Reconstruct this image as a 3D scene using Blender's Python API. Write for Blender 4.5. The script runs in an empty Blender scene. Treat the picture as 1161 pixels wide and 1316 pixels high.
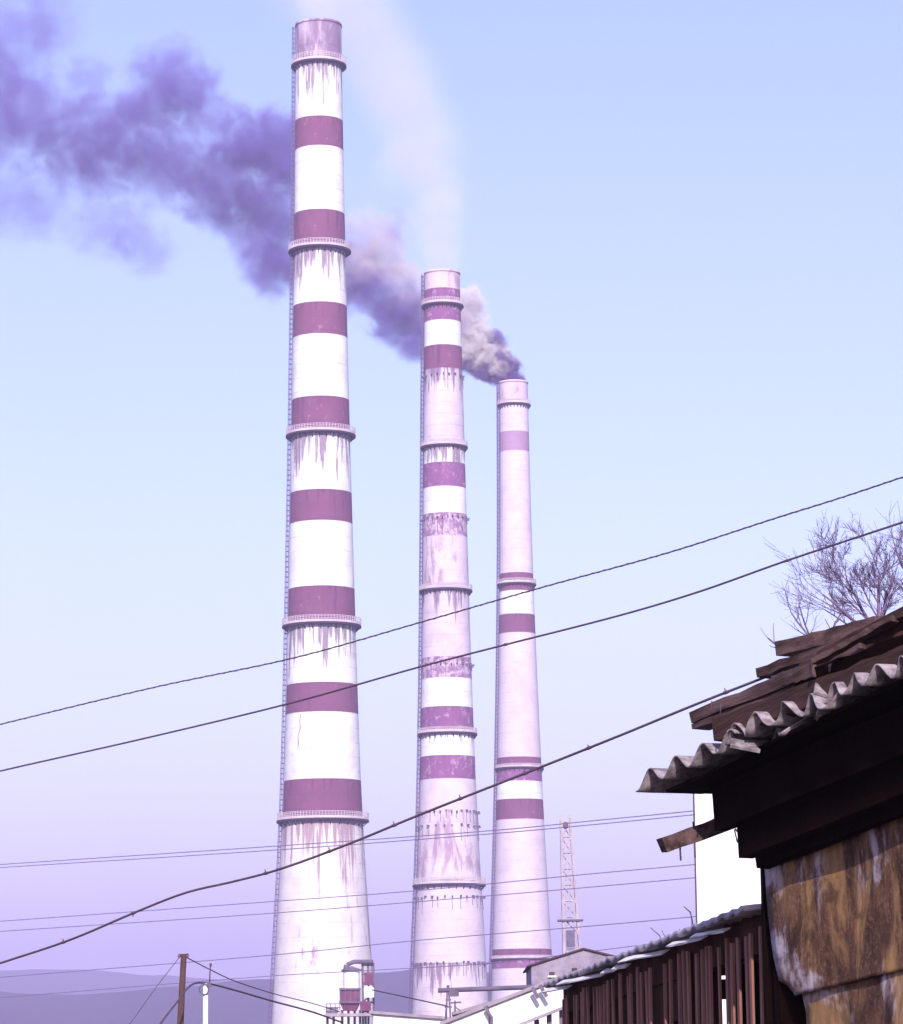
import bpy, math, random
from mathutils import Vector, Matrix, noise
R = math.radians
random.seed(7)
scn = bpy.context.scene
col = scn.collection

# ------------------------------------------------------------------ camera
EYE = Vector((0.0, 0.0, 1.7))
W0, H0, F = 1161.0, 1316.0, 4300.0
PITCH, ROLL = math.atan(712.0 / F), R(-0.67)
ROT = Matrix.Rotation(R(90) + PITCH, 3, 'X') @ Matrix.Rotation(ROLL, 3, 'Z')
cam = bpy.data.cameras.new('camera')
cam.sensor_fit = 'VERTICAL'
cam.sensor_height = 36.0
cam.lens = 36.0 * F / H0
cam.clip_start, cam.clip_end = 0.1, 30000.0
co = bpy.data.objects.new('camera', cam)
col.objects.link(co)
co.matrix_world = Matrix.Translation(EYE) @ ROT.to_4x4()
scn.camera = co

# ------------------------------------------------------------------ sky, sun, exposure
SUN_EL, SUN_AZ = R(28.0), R(0.5)          # sun behind the camera
SDIR = Vector((math.sin(SUN_AZ) * math.cos(SUN_EL), -math.cos(SUN_AZ) * math.cos(SUN_EL), math.sin(SUN_EL)))
world = bpy.data.worlds.new('World')
scn.world = world
world.use_nodes = True
wn, wl = world.node_tree.nodes, world.node_tree.links
wn.clear()
sky = wn.new('ShaderNodeTexSky')
sky.sky_type = 'NISHITA'
sky.sun_disc = False
sky.sun_elevation = SUN_EL
sky.sun_rotation = math.atan2(SDIR.x, SDIR.y)
sky.air_density, sky.dust_density, sky.ozone_density = 1.0, 0.6, 2.0
tint = wn.new('ShaderNodeMix')
tint.data_type, tint.blend_type = 'RGBA', 'MULTIPLY'
tint.inputs[0].default_value = 1.0
tint.inputs[7].default_value = (1.16, 1.025, 1.22, 1)     # the violet cast of the aged slide
bg = wn.new('ShaderNodeBackground')
bg.inputs[1].default_value = 0.112
wo = wn.new('ShaderNodeOutputWorld')
wl.new(sky.outputs[0], tint.inputs[6])
wl.new(tint.outputs[2], bg.inputs[0])
wl.new(bg.outputs[0], wo.inputs[0])
sd = bpy.data.lights.new('sun', 'SUN')
sd.energy, sd.angle, sd.color = 4.0, R(0.53), (1.0, 0.93, 0.90)
so = bpy.data.objects.new('sun', sd)
col.objects.link(so)
so.rotation_euler = SDIR.to_track_quat('Z', 'Y').to_euler()
so.location = (0, -20, 60)
vs = scn.view_settings
vs.view_transform, vs.look, vs.exposure, vs.gamma = 'Standard', 'None', 0.80, 1.0
vs.use_curve_mapping = False
cy = scn.cycles
cy.use_denoising = True
cy.volume_bounces = 1
cy.volume_step_rate = 1.0
cy.max_bounces = 8

# ------------------------------------------------------------------ geometry helpers
def P(px, py, Y):
    """Point of the place at depth Y that the photograph shows at (px, py)."""
    d = ROT @ Vector(((px - W0 / 2) / F, (H0 / 2 - py) / F, -1.0))
    return EYE + d * ((Y - EYE.y) / d.y)

def basis(axis, up=Vector((0, 0, 1))):
    a = axis.normalized()
    if abs(a.dot(up)) > 0.98: up = Vector((0, 1, 0))
    s = a.cross(up).normalized()
    return a, s, s.cross(a).normalized()

class MB:
    def __init__(self): self.v, self.f, self.uv, self.sm = [], [], {}, set()
    def vert(self, p): self.v.append(tuple(p)); return len(self.v) - 1
    def face(self, ids, uv=None, smooth=False):
        if uv: self.uv[len(self.f)] = uv
        if smooth: self.sm.add(len(self.f))
        self.f.append(tuple(ids))
    def box(self, c, sx, sy, sz, M=None):
        M = M or Matrix.Identity(3); c = Vector(c); b = len(self.v)
        for k in range(8):
            self.vert(c + M @ Vector((((k & 1) - .5) * sx, (((k >> 1) & 1) - .5) * sy, ((k >> 2) - .5) * sz)))
        for q in ((0, 2, 3, 1), (4, 5, 7, 6), (0, 1, 5, 4), (2, 6, 7, 3), (0, 4, 6, 2), (1, 3, 7, 5)):
            self.face([b + i for i in q])
    def bar(self, a, b, w, h=None, up=Vector((0, 0, 1)), rough=0.0, n=1):
        """timber / flat bar from a to b, w wide, h high; rough = wobble of the section"""
        a, b = Vector(a), Vector(b); h = h or w
        ax, s, u = basis(b - a, up); base = len(self.v)
        for i in range(n + 1):
            p = a.lerp(b, i / n)
            for (e, g) in ((-1, -1), (1, -1), (1, 1), (-1, 1)):
                j = Vector((random.uniform(-1, 1), random.uniform(-1, 1), random.uniform(-1, 1))) * rough
                self.vert(p + s * e * w / 2 + u * g * h / 2 + j)
        for i in range(n):
            o = base + 4 * i
            for k in range(4): self.face((o + k, o + (k + 1) % 4, o + 4 + (k + 1) % 4, o + 4 + k))
        self.face((base + 3, base + 2, base + 1, base)); e = base + 4 * n
        self.face((e, e + 1, e + 2, e + 3))
    def tube(self, pts, r, n=6, closed=False, smooth=True):
        pts = [Vector(p) for p in pts]; m = len(pts); base = len(self.v)
        rr = r if isinstance(r, (list, tuple)) else [r] * m
        for i, p in enumerate(pts):
            if closed: t = pts[(i + 1) % m] - pts[i - 1]
            else: t = pts[min(i + 1, m - 1)] - pts[max(i - 1, 0)]
            _, s, u = basis(t)
            for k in range(n):
                a = 2 * math.pi * k / n
                self.vert(p + (s * math.cos(a) + u * math.sin(a)) * rr[i])
        for i in range(m if closed else m - 1):
            o, q = base + n * i, base + n * ((i + 1) % m)
            for k in range(n): self.face((o + k, o + (k + 1) % n, q + (k + 1) % n, q + k), smooth=smooth)
        if not closed:
            self.face([base + k for k in reversed(range(n))]); self.face([base + n * (m - 1) + k for k in range(n)])
    def lathe(self, prof, n=48, cx=0.0, cy=0.0, smooth=True, uvtop=None, closed=False):
        """prof = [(r, z)...]; UV = metres round, metres below uvtop"""
        base, m = len(self.v), len(prof)
        for (r, z) in prof:
            for k in range(n):
                a = 2 * math.pi * k / n
                self.vert((cx + r * math.cos(a), cy + r * math.sin(a), z))
        for i in range(m if closed else m - 1):
            j = (i + 1) % m
            for k in range(n):
                k2 = (k + 1) % n
                uv = None
                if uvtop is not None:
                    c = 2 * math.pi * prof[0][0] / n
                    uv = [(k * c, uvtop - prof[i][1]), ((k + 1) * c, uvtop - prof[i][1]),
                          ((k + 1) * c, uvtop - prof[j][1]), (k * c, uvtop - prof[j][1])]
                self.face((base + i * n + k, base + i * n + k2, base + j * n + k2, base + j * n + k), uv, smooth)
    def build(self, name, mat, parent=None, origin=None):
        me = bpy.data.meshes.new(name)
        o0 = Vector(origin) if origin is not None else Vector((0, 0, 0))
        me.from_pydata([tuple(Vector(p) - o0) for p in self.v], [], self.f)
        if self.uv:
            L = me.uv_layers.new(name='UVMap').data
            for i, poly in enumerate(me.polygons):
                if i in self.uv:
                    for k, li in enumerate(poly.loop_indices): L[li].uv = self.uv[i][k]
        for i in self.sm: me.polygons[i].use_smooth = True
        me.materials.append(mat)
        me.update()
        o = bpy.data.objects.new(name, me)
        col.objects.link(o)
        o.location = o0
        if parent is not None:
            o.parent = parent
            o.location = o0 - parent.location if origin is not None else -parent.location
        return o

def tag(o, label=None, cat=None, group=None, kind=None):
    if label: o['label'] = label
    if cat: o['category'] = cat
    if group: o['group'] = group
    if kind: o['kind'] = kind
    return o
def thing(name, loc, label, cat, group=None):
    o = bpy.data.objects.new(name, None)
    col.objects.link(o)
    o.location = loc
    o.empty_display_size = 0.2
    return tag(o, label, cat, group)

# ------------------------------------------------------------------ materials
class NT:
    def __init__(self, name, rough=0.85):
        self.m = bpy.data.materials.new(name); self.m.use_nodes = True
        self.t = self.m.node_tree; self.n, self.l = self.t.nodes, self.t.links
        self.b = self.n['Principled BSDF']; self.b.inputs['Roughness'].default_value = rough
        self.b.inputs['Specular IOR Level'].default_value = 0.25
    def add(self, kind, **kw):
        x = self.n.new(kind)
        for k, v in kw.items(): setattr(x, k, v)
        return x
    def link(self, a, b): self.l.new(a, b)
    def coord(self, which='Object', scale=(1, 1, 1)):
        tc = self.add('ShaderNodeTexCoord'); mp = self.add('ShaderNodeMapping')
        mp.inputs['Scale'].default_value = scale
        self.link(tc.outputs[which], mp.inputs[0]); return mp.outputs[0]
    def noise(self, vec, scale, detail=4, rough=0.6, dist=0.0):
        x = self.add('ShaderNodeTexNoise')
        x.inputs['Scale'].default_value, x.inputs['Detail'].default_value = scale, detail
        x.inputs['Roughness'].default_value, x.inputs['Distortion'].default_value = rough, dist
        self.link(vec, x.inputs['Vector']); return x.outputs[0]
    def ramp(self, fac, a, b, smooth=True):
        x = self.add('ShaderNodeMapRange'); x.interpolation_type = 'SMOOTHSTEP' if smooth else 'LINEAR'
        x.inputs[1].default_value, x.inputs[2].default_value = a, b
        self.link(fac, x.inputs[0]); return x.outputs[0]
    def math(self, op, a, b=None):
        x = self.add('ShaderNodeMath', operation=op)
        for i, q in enumerate((a, b)):
            if q is None: continue
            if isinstance(q, (int, float)): x.inputs[i].default_value = q
            else: self.link(q, x.inputs[i])
        return x.outputs[0]
    def mix(self, fac, a, b):
        x = self.add('ShaderNodeMix', data_type='RGBA')
        for i, q in ((0, fac), (6, a), (7, b)):
            if isinstance(q, (int, float)): x.inputs[i].default_value = q
            elif isinstance(q, tuple): x.inputs[i].default_value = q if len(q) == 4 else q + (1,)
            else: self.link(q, x.inputs[i])
        return x.outputs[2]
    def bump(self, h, strength=0.4, dist=0.02):
        x = self.add('ShaderNodeBump'); x.inputs['Strength'].default_value = strength
        x.inputs['Distance'].default_value = dist
        self.link(h, x.inputs['Height']); self.link(x.outputs[0], self.b.inputs['Normal'])
    def color(self, c): self.link(c, self.b.inputs['Base Color'])

def plain(name, c1, c2, scale=3.0, rough=0.85, stretch=(1, 1, 1), bump=0.3, dist=0.01, metal=0.0, grain=None, spec=0.25):
    t = NT(name, rough); v = t.coord('Object', stretch)
    t.b.inputs['Specular IOR Level'].default_value = spec
    if grain:       # stretch the texture along a timber direction
        mp = v.node; mp.vector_type = 'TEXTURE'
        mp.inputs['Rotation'].default_value = grain; mp.inputs['Scale'].default_value = (5.0, 0.35, 0.35)
    n = t.noise(v, scale, 6, 0.65)
    t.color(t.mix(t.ramp(n, 0.3, 0.7), c1, c2))
    if bump: t.bump(t.noise(v, scale * 4, 4), bump, dist)
    t.b.inputs['Metallic'].default_value = metal
    return t.m

def stack_paint(name, base, stain, streak=0.0, length=8.0, blotch=0.0, wear=None, wear_amt=0.0, lift=2.5, soft=0.12):
    """paint or concrete on a chimney; UV = metres round the shaft, metres below the top of the section"""
    t = NT(name, 0.9)
    uv = t.add('ShaderNodeUVMap'); uv.uv_map = 'UVMap'
    sp = t.add('ShaderNodeSeparateXYZ'); t.link(uv.outputs[0], sp.inputs[0])
    u, v = sp.outputs[0], sp.outputs[1]
    oi = t.add('ShaderNodeObjectInfo')
    off = t.math('MULTIPLY', oi.outputs['Random'], 97.0)
    def vec(su, sv):
        c = t.add('ShaderNodeCombineXYZ')
        t.link(t.math('ADD', t.math('MULTIPLY', u, su), off), c.inputs[0]); t.link(t.math('MULTIPLY', v, sv), c.inputs[1])
        t.link(off, c.inputs[2]); return c.outputs[0]
    c = t.mix(t.ramp(t.noise(vec(0.25, 0.25), 1.0, 6, 0.7), 0.35, 0.75), base, tuple(0.72 * x + 0.28 * s for x, s in zip(base, stain)))
    # faint lines of the concrete lifts
    fr = t.math('FRACT', t.math('DIVIDE', v, lift))
    ln = t.math('MULTIPLY', t.math('LESS_THAN', fr, 0.09), t.ramp(t.noise(vec(0.3, 0.2), 1.0, 3), 0.35, 0.65))
    c = t.mix(t.math('MULTIPLY', ln, 0.22), c, stain)
    if wear:
        w = t.ramp(t.noise(vec(0.8, 0.6), 1.0, 9, 0.8, 0.6), 0.64 - wear_amt, 0.72 - wear_amt)
        c = t.mix(t.math('MULTIPLY', w, 0.8), c, wear)
    if blotch:
        bl = t.ramp(t.noise(vec(0.30, 0.07), 1.0, 6, 0.7, 0.5), 0.60 - blotch, 0.68 - blotch * 0.5)
        c = t.mix(t.math('MULTIPLY', bl, 0.75), c, stain)
    if streak:
        n1 = t.noise(vec(1.5, 0.09), 1.0, 5, 0.65, 0.2)
        n2 = t.noise(vec(0.45, 0.05), 1.0, 2, 0.5)
        h = t.math('ADD', t.math('MULTIPLY', n1, 1.0), t.math('MULTIPLY', n2, 0.5))
        h = t.math('SUBTRACT', h, t.math('MULTIPLY', v, 0.36 / length))
        s = t.ramp(h, 0.78 - streak * 0.2, 0.78 - streak * 0.2 + soft)
        c = t.mix(t.math('MULTIPLY', s, 0.78), c, stain)
    t.color(c)
    t.bump(t.noise(vec(1.2, 1.2), 1.0, 4), 0.25, 0.05)
    return t.m

SOOT = (0.13, 0.06, 0.14)
WHITE, CREAM, PINK = (0.80, 0.79, 0.78), (0.72, 0.66, 0.68), (0.64, 0.55, 0.63)
MAUVE = (0.195, 0.068, 0.140)
M = {
 'white': stack_paint('white_stack_paint', WHITE, SOOT),
 'white_s': stack_paint('streaked_white_stack_paint', WHITE, SOOT, streak=0.8, length=12.0),
 'white_l': stack_paint('lightly_streaked_white_stack_paint', WHITE, SOOT, streak=0.45, length=6.0),
 'base': stack_paint('stained_cream_stack_concrete', CREAM, (0.26, 0.14, 0.20), streak=0.8, length=15.0, blotch=0.03),
 'red': stack_paint('mauve_red_stack_paint', MAUVE, (0.10, 0.03, 0.10), streak=0.12, length=14.0, wear=(0.42, 0.25, 0.38), wear_amt=0.055),
 'red_w': stack_paint('worn_mauve_red_stack_paint', (0.24, 0.085, 0.22), SOOT, streak=0.15, length=6.0, wear=(0.50, 0.36, 0.50), wear_amt=0.10),
 'red_ww': stack_paint('nearly_gone_mauve_red_stack_paint', (0.30, 0.15, 0.29), SOOT, streak=0.2, length=6.0, wear=(0.60, 0.48, 0.58), wear_amt=0.17),
 'red_soft': stack_paint('faded_mauve_stack_paint', (0.38, 0.23, 0.37), (0.22, 0.10, 0.20)),
 'conc': stack_paint('pinkish_stack_concrete', PINK, (0.30, 0.17, 0.27), lift=2.2),
 'conc_s': stack_paint('streaked_pinkish_stack_concrete', PINK, SOOT, streak=0.62, length=10.0, lift=2.2),
 'conc_b': stack_paint('blotched_pinkish_stack_concrete', PINK, (0.30, 0.17, 0.27), blotch=0.08, lift=2.2),
 'top': stack_paint('sooty_stack_top', (0.56, 0.46, 0.54), (0.15, 0.07, 0.17), blotch=0.22, lift=4.0),
 'top_l': stack_paint('pale_stack_top', (0.62, 0.50, 0.58), (0.30, 0.14, 0.26), blotch=0.04, lift=4.0),
}
mat_deck = plain('gallery_concrete', (0.42, 0.34, 0.38), (0.26, 0.18, 0.24), 0.6)
mat_sooty = plain('sooty_gallery_deck', (0.045, 0.022, 0.055), (0.03, 0.016, 0.04), 0.6)
mat_rail = plain('gallery_rail_paint', (0.62, 0.54, 0.58), (0.48, 0.38, 0.45), 0.5)
mat_steel = plain('dark_grey_steel', (0.10, 0.08, 0.13), (0.17, 0.13, 0.19), 1.5)
mat_ladder = plain('ladder_steel', (0.13, 0.10, 0.20), (0.20, 0.15, 0.28), 1.5)

# ------------------------------------------------------------------ ground and hills
mat_ground = plain('dark_winter_soil', (0.055, 0.042, 0.034), (0.035, 0.03, 0.02), 0.05)
g = MB()
N = 40
ids = [[g.vert(((i / N - .5) * 16000, -3000 + j / N * 14000, 0.0)) for i in range(N + 1)] for j in range(N + 1)]
for j in range(N):
    for i in range(N): g.face((ids[j][i], ids[j][i + 1], ids[j + 1][i + 1], ids[j + 1][i]))
tag(g.build('ground', mat_ground), kind='structure')

mat_hill = plain('leafless_wooded_hillside', (0.030, 0.015, 0.045), (0.055, 0.028, 0.06), 0.02, stretch=(1, 1, 1.5), bump=0.0)
def hills(name, Y, ridge_px, depth, seed, nx=220, ny=26):
    m = MB(); rows = []
    x0, x1 = ridge_px[0][0], ridge_px[-1][0]
    for j in range(ny + 1):
        row = []
        for i in range(nx + 1):
            px = x0 + (x1 - x0) * i / nx
            for a, b in zip(ridge_px, ridge_px[1:]):
                if a[0] <= px <= b[0]:
                    k = (px - a[0]) / (b[0] - a[0]); k = k * k * (3 - 2 * k); py = a[1] + (b[1] - a[1]) * k; break
            top = P(px, py, Y)
            f = math.sin(min(1.0, j / (ny * 0.5)) * math.pi / 2) if j <= ny // 2 else math.cos((j / ny - .5) * math.pi)
            y = Y + (j / ny - .5) * depth
            x = top.x * (y / Y)
            h = top.z * f
            h += noise.noise((x * .006 + seed, y * .006, 0)) * 7 * f + noise.noise((x * .03, y * .03, seed)) * 2.2 * f
            row.append(m.vert((x, y, max(-1.0, h - 1.0))))
        rows.append(row)
    for j in range(ny):
        for i in range(nx): m.face((rows[j][i], rows[j][i + 1], rows[j + 1][i + 1], rows[j + 1][i]), smooth=True)
    return tag(m.build(name, mat_hill), kind='structure')
hills('hill_far', 4200, [(-1600, 1262), (-600, 1248), (-120, 1246), (60, 1249), (200, 1256), (360, 1262), (520, 1256), (700, 1262), (900, 1258), (1300, 1252), (2600, 1262)], 1800, 3.1)
hills('hill_near', 2300, [(-1600, 1300), (-500, 1283), (-60, 1276), (90, 1284), (240, 1274), (330, 1262), (420, 1260), (500, 1248), (560, 1240), (640, 1246), (760, 1262), (1000, 1268), (2600, 1290)], 900, 8.7)

# ------------------------------------------------------------------ chimneys
def chimney(name, label, D, foot_px, prof_px, bands, decks, stubs, lad_ang, side=72):
    cx = P(foot_px[0], foot_px[1], D).x
    prof = []
    for (y, hw) in prof_px:
        c = foot_px[0]
        r = (P(c + hw, y, D).x - P(c - hw, y, D).x) / 2
        prof.append((P(c, y, D - r).z, r))
    prof.sort()
    # flare down to the ground
    (h0, r0), (h1, r1) = prof[0], prof[1]
    prof.insert(0, (0.0, r0 + (r0 - r1) / (h1 - h0) * h0 * 1.1))
    def rad(h):
        if h <= prof[0][0]: return prof[0][1]
        for a, b in zip(prof, prof[1:]):
            if h <= b[0]: return a[1] + (b[1] - a[1]) * (h - a[0]) / (b[0] - a[0])
        return prof[-1][1]
    # smooth the profile a little
    def rs(h): return (rad(h - 5) + rad(h) + rad(h + 5)) / 3 if h > 6 and h < prof[-1][0] - 6 else rad(h)
    def hgt(y):
        r = 5.0
        for _ in range(3): r = rs(P(foot_px[0], y, D - r).z)
        return P(foot_px[0], y, D - r).z
    root = thing(name, (cx, D, 0), label, 'chimney', 'striped power station chimneys')
    names = {'white': 'white_band', 'white_s': 'white_band', 'white_l': 'white_band', 'red': 'red_band', 'red_w': 'red_band', 'red_ww': 'red_band', 'red_soft': 'red_band',
             'conc': 'concrete_section', 'conc_s': 'concrete_section', 'conc_b': 'concrete_section', 'base': 'base_section', 'top': 'top_section', 'top_l': 'top_section'}
    for i, (y0, y1, kind) in enumerate(bands):
        ht = hgt(y0); hb = hgt(y1) if y1 else 0.0
        n = max(1, int((ht - hb) / 4)); m = MB()
        pr = [(rs(hb + (ht - hb) * k / n), hb + (ht - hb) * k / n) for k in range(n + 1)]
        m.lathe(pr, side, uvtop=ht)
        if i == 0:      # the open mouth: rim and inner flue
            rt = pr[-1][0]
            m.lathe([(rt, ht), (rt + .12, ht + .02), (rt + .12, ht + .45), (rt - .55, ht + .45), (rt - .6, ht - 14)], side, uvtop=ht)
        p = m.build(names[kind], M[kind]); p.parent = root
    for (y, out, rail) in decks:
        h = hgt(y); r = rs(h); m = MB()
        m.lathe([(r - .05, h - .34), (r + out + .06, h - .34), (r + out + .06, h), (r - .05, h)], side, smooth=False)
        nb = 28
        for k in range(nb):     # corbels under the deck
            a = 2 * math.pi * k / nb
            u = Vector((math.cos(a), math.sin(a), 0))
            m.bar(u * (r - .1) + Vector((0, 0, h - 1.15)), u * (r + out * .8) + Vector((0, 0, h - .38)), .12, .14)
        dk = m.build('gallery', mat_sooty); dk.parent = root
        m = MB(); ro = r + out
        if rail:
            nbar = int(2 * math.pi * ro / .55)
            for k in range(nbar):
                a = 2 * math.pi * k / nbar
                u = Vector((math.cos(a), math.sin(a), 0)) * ro
                m.bar(u + Vector((0, 0, h)), u + Vector((0, 0, h + rail)), .09, .09)
            m.lathe([(ro - .03, h), (ro + .03, h), (ro + .03, h + .42), (ro - .03, h + .42)], side, smooth=False, closed=True)
            for zz in (.5, .78, 1.0):
                pts = [(ro * math.cos(2 * math.pi * k / 48), ro * math.sin(2 * math.pi * k / 48), h + rail * zz) for k in range(48)]
                m.tube(pts, .055, 4, closed=True)
            rl = m.build('railing', mat_rail); rl.parent = dk
    for (y, n) in stubs:        # rows of bracket stubs left from removed galleries
        h = hgt(y); r = rs(h); m = MB()
        for k in range(n):
            a = 2 * math.pi * (k + random.uniform(-.15, .15)) / n
            u = Vector((math.cos(a), math.sin(a), 0)); hh = h + random.uniform(-.15, .15)
            L = random.uniform(.25, .7)
            m.bar(u * (r - .1) + Vector((0, 0, hh)), u * (r + L) + Vector((0, 0, hh)), .22, .3)
            if random.random() < .7:
                m.bar(u * (r + .02) + Vector((0, 0, hh)), u * (rs(h - 3) + .05) + Vector((0, 0, hh - random.uniform(.8, 3.2))), .1, .08)
        s = m.build('bracket_stub_row', mat_steel); s.parent = root; s['kind'] = 'stuff'
    # caged ladder up the left side
    topz = hgt(bands[0][0])
    e = Vector((math.cos(lad_ang), math.sin(lad_ang), 0)); tdir = Vector((-e.y, e.x, 0))
    ld, cg = MB(), MB()
    hs = [1.0 + (topz - 1.0) * k / 60 for k in range(61)]
    for s in (-.28, .28): ld.tube([e * (rs(h) + .10) + tdir * s + Vector((0, 0, h)) for h in hs], .07, 4)
    k = 1.0
    while k < topz:
        p = e * (rs(k) + .10) + Vector((0, 0, k)); ld.bar(p - tdir * .28, p + tdir * .28, .04); k += .6
    for a in (-70, -25, 25, 70):
        v = e * (.05 + .38 * math.cos(R(a))) + tdir * (.42 * math.sin(R(a)))
        cg.tube([e * (rs(h) + .22) + v + Vector((0, 0, h)) for h in hs], .065, 4)
    k = 2.2
    while k < topz:
        c = e * (rs(k) + .16) + Vector((0, 0, k))
        cg.tube([c + e * (.46 * math.cos(R(a))) + tdir * (.46 * math.sin(R(a))) for a in range(-90, 91, 30)], .065, 4); k += .9
    lo = ld.build('ladder', mat_ladder); lo.parent = root
    go = cg.build('safety_cage', mat_ladder); go.parent = lo
    return root, rs, hgt, cx

c1 = chimney('striped_chimney', 'tallest chimney with broad mauve and white bands, nearest of the three', 576, (415.5, 1150),
    [(26, 29.3), (186, 31), (307, 32.8), (428, 35.2), (553, 37.6), (668, 40.3), (800, 43.6), (914, 46.5), (1000, 49.3), (1051, 51.5), (1100, 54), (1150, 57), (1200, 60.2), (1250, 63), (1316, 67)],
    [(26, 76, 'top'), (76, 148, 'white_s'), (148, 186, 'red'), (186, 268, 'white'), (268, 315, 'red'), (315, 387, 'white_s'), (387, 428, 'red'), (428, 508, 'white'),
     (508, 553, 'red'), (553, 628, 'white_s'), (628, 668, 'red'), (668, 752, 'white'), (752, 799, 'red'), (799, 876, 'white_s'), (876, 914, 'red'), (914, 1000, 'white'),
     (1000, 1051, 'red'), (1051, None, 'base')],
    [(76, .75, 1.3), (315, .95, 1.15), (553, .95, 1.15), (799, .95, 1.15), (1051, 1.0, 1.15)], [], R(183))
c2 = chimney('striped_chimney', 'middle chimney with worn narrow bands, thin white steam rising from its top', 632, (577.5, 1150),
    [(348, 22.6), (410, 23.6), (472, 24.6), (570, 26.6), (624, 27.3), (755, 30), (843, 31.6), (907, 33.3), (1000, 35.8), (1060, 38), (1135, 41.5), (1200, 45), (1300, 49.5)],
    [(348, 369, 'top_l'), (369, 388, 'red_w'), (388, 410, 'red_w'), (410, 442, 'white'), (442, 472, 'red'), (472, 570, 'conc_s'), (570, 593, 'white_s'), (593, 624, 'red_w'),
     (624, 658, 'white'), (658, 687, 'red_ww'), (687, 755, 'conc_b'), (755, 843, 'conc_s'), (843, 870, 'red_ww'), (870, 907, 'white'), (907, 940, 'red_w'), (940, 970, 'white_l'),
     (970, 1000, 'red_w'), (1000, 1040, 'conc'), (1040, 1135, 'conc_b'), (1135, 1237, 'conc'), (1237, None, 'conc_s')],
    [(388, .55, 1.0), (570, .55, .9), (755, .6, .9), (940, .6, .9), (1135, .75, 1.1)], [(480, 20), (663, 26), (852, 28), (1042, 34), (1060, 22), (1152, 30), (1237, 36)], R(185))
c3 = chimney('striped_chimney', 'smallest and farthest chimney, plain pale shaft, dark smoke leaving its top', 733, (670, 1150),
    [(490, 18.2), (578, 19.1), (660, 20.2), (735, 21.6), (812, 23.4), (890, 25.6), (972, 28.2), (1026, 30), (1090, 32.4), (1150, 35), (1219, 38), (1300, 41.5)],
    [(490, 517, 'top_l'), (517, 553, 'conc'), (553, 578, 'red_soft'), (578, 735, 'conc'), (735, 748, 'red'), (748, 758, 'red'), (758, 788, 'white'), (788, 812, 'red'),
     (812, 972, 'conc'), (972, 985, 'red'), (985, 1003, 'red_w'), (1003, 1026, 'white'), (1026, 1052, 'red'), (1052, 1219, 'conc'), (1219, 1231, 'red'), (1231, 1244, 'red_w'), (1244, None, 'conc')],
    [(517, .5, .9), (748, .55, .9), (985, .45, .7), (1231, .35, .6)], [], R(186))

def crack():
    root, rs, hgt, cx = c1; m = MB(); pts = []
    for (x, y) in ((389, 917), (387, 926), (388.5, 935), (385, 946), (386, 957), (384, 960), (394, 960), (404, 962)):
        r = rs(hgt(y)); q = P(x, y, 576); dx = q.x - cx
        pts.append((dx, -math.sqrt(max(.1, r * r - dx * dx)), P(x, y, 576 - math.sqrt(max(.1, r * r - dx * dx))).z))
    m.tube(pts, .055, 4); m.build('crack', mat_sooty).parent = root
crack()

# ------------------------------------------------------------------ smoke (real volumes)
def smoke_mat(name, dark, light, dens, nscale, edge0, edge1, mixlo=0.42, mixhi=0.6, namp=1.6, aniso=0.0):
    m = bpy.data.materials.new(name); m.use_nodes = True
    nt = m.node_tree; nt.nodes.clear()
    t = NT.__new__(NT); t.m, t.t, t.n, t.l = m, nt, nt.nodes, nt.links
    out = t.add('ShaderNodeOutputMaterial'); vol = t.add('ShaderNodeVolumePrincipled')
    t.link(vol.outputs[0], out.inputs['Volume'])
    tc = t.add('ShaderNodeTexCoord'); geo = t.add('ShaderNodeNewGeometry')
    oi = t.add('ShaderNodeObjectInfo')
    ln = t.add('ShaderNodeVectorMath', operation='LENGTH'); t.link(tc.outputs['Object'], ln.inputs[0])
    d = ln.outputs['Value']
    n = t.noise(geo.outputs['Position'], nscale, 7, 0.62, 0.4)
    f = t.math('SUBTRACT', 1.0, d)
    f = t.math('ADD', f, t.math('MULTIPLY', t.math('SUBTRACT', n, 0.5), namp))
    f = t.ramp(f, edge0, edge1)
    f = t.math('MULTIPLY', f, t.ramp(d, 0.98, 0.55))
    sep = t.add('ShaderNodeSeparateColor'); t.link(oi.outputs['Color'], sep.inputs[0])
    t.link(t.math('MULTIPLY', t.math('MULTIPLY', f, sep.outputs[0]), dens), vol.inputs['Density'])
    # soot and steam mixed: object colour green = pale share, raised to paint sunlit puffs
    n2 = t.noise(geo.outputs['Position'], nscale * 0.8, 3, 0.5)
    g = t.ramp(t.math('ADD', n2, t.math('SUBTRACT', sep.outputs[1], 0.5)), mixlo, mixhi)
    t.link(t.mix(g, dark, light), vol.inputs['Color'])
    vol.inputs['Anisotropy'].default_value = aniso
    return m
def puff_mesh():
    m = MB(); ps = []
    import bmesh
    bm = bmesh.new(); bmesh.ops.create_icosphere(bm, subdivisions=3, radius=1.0)
    me = bpy.data.meshes.new('smoke_puff'); bm.to_mesh(me); bm.free()
    return me
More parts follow.
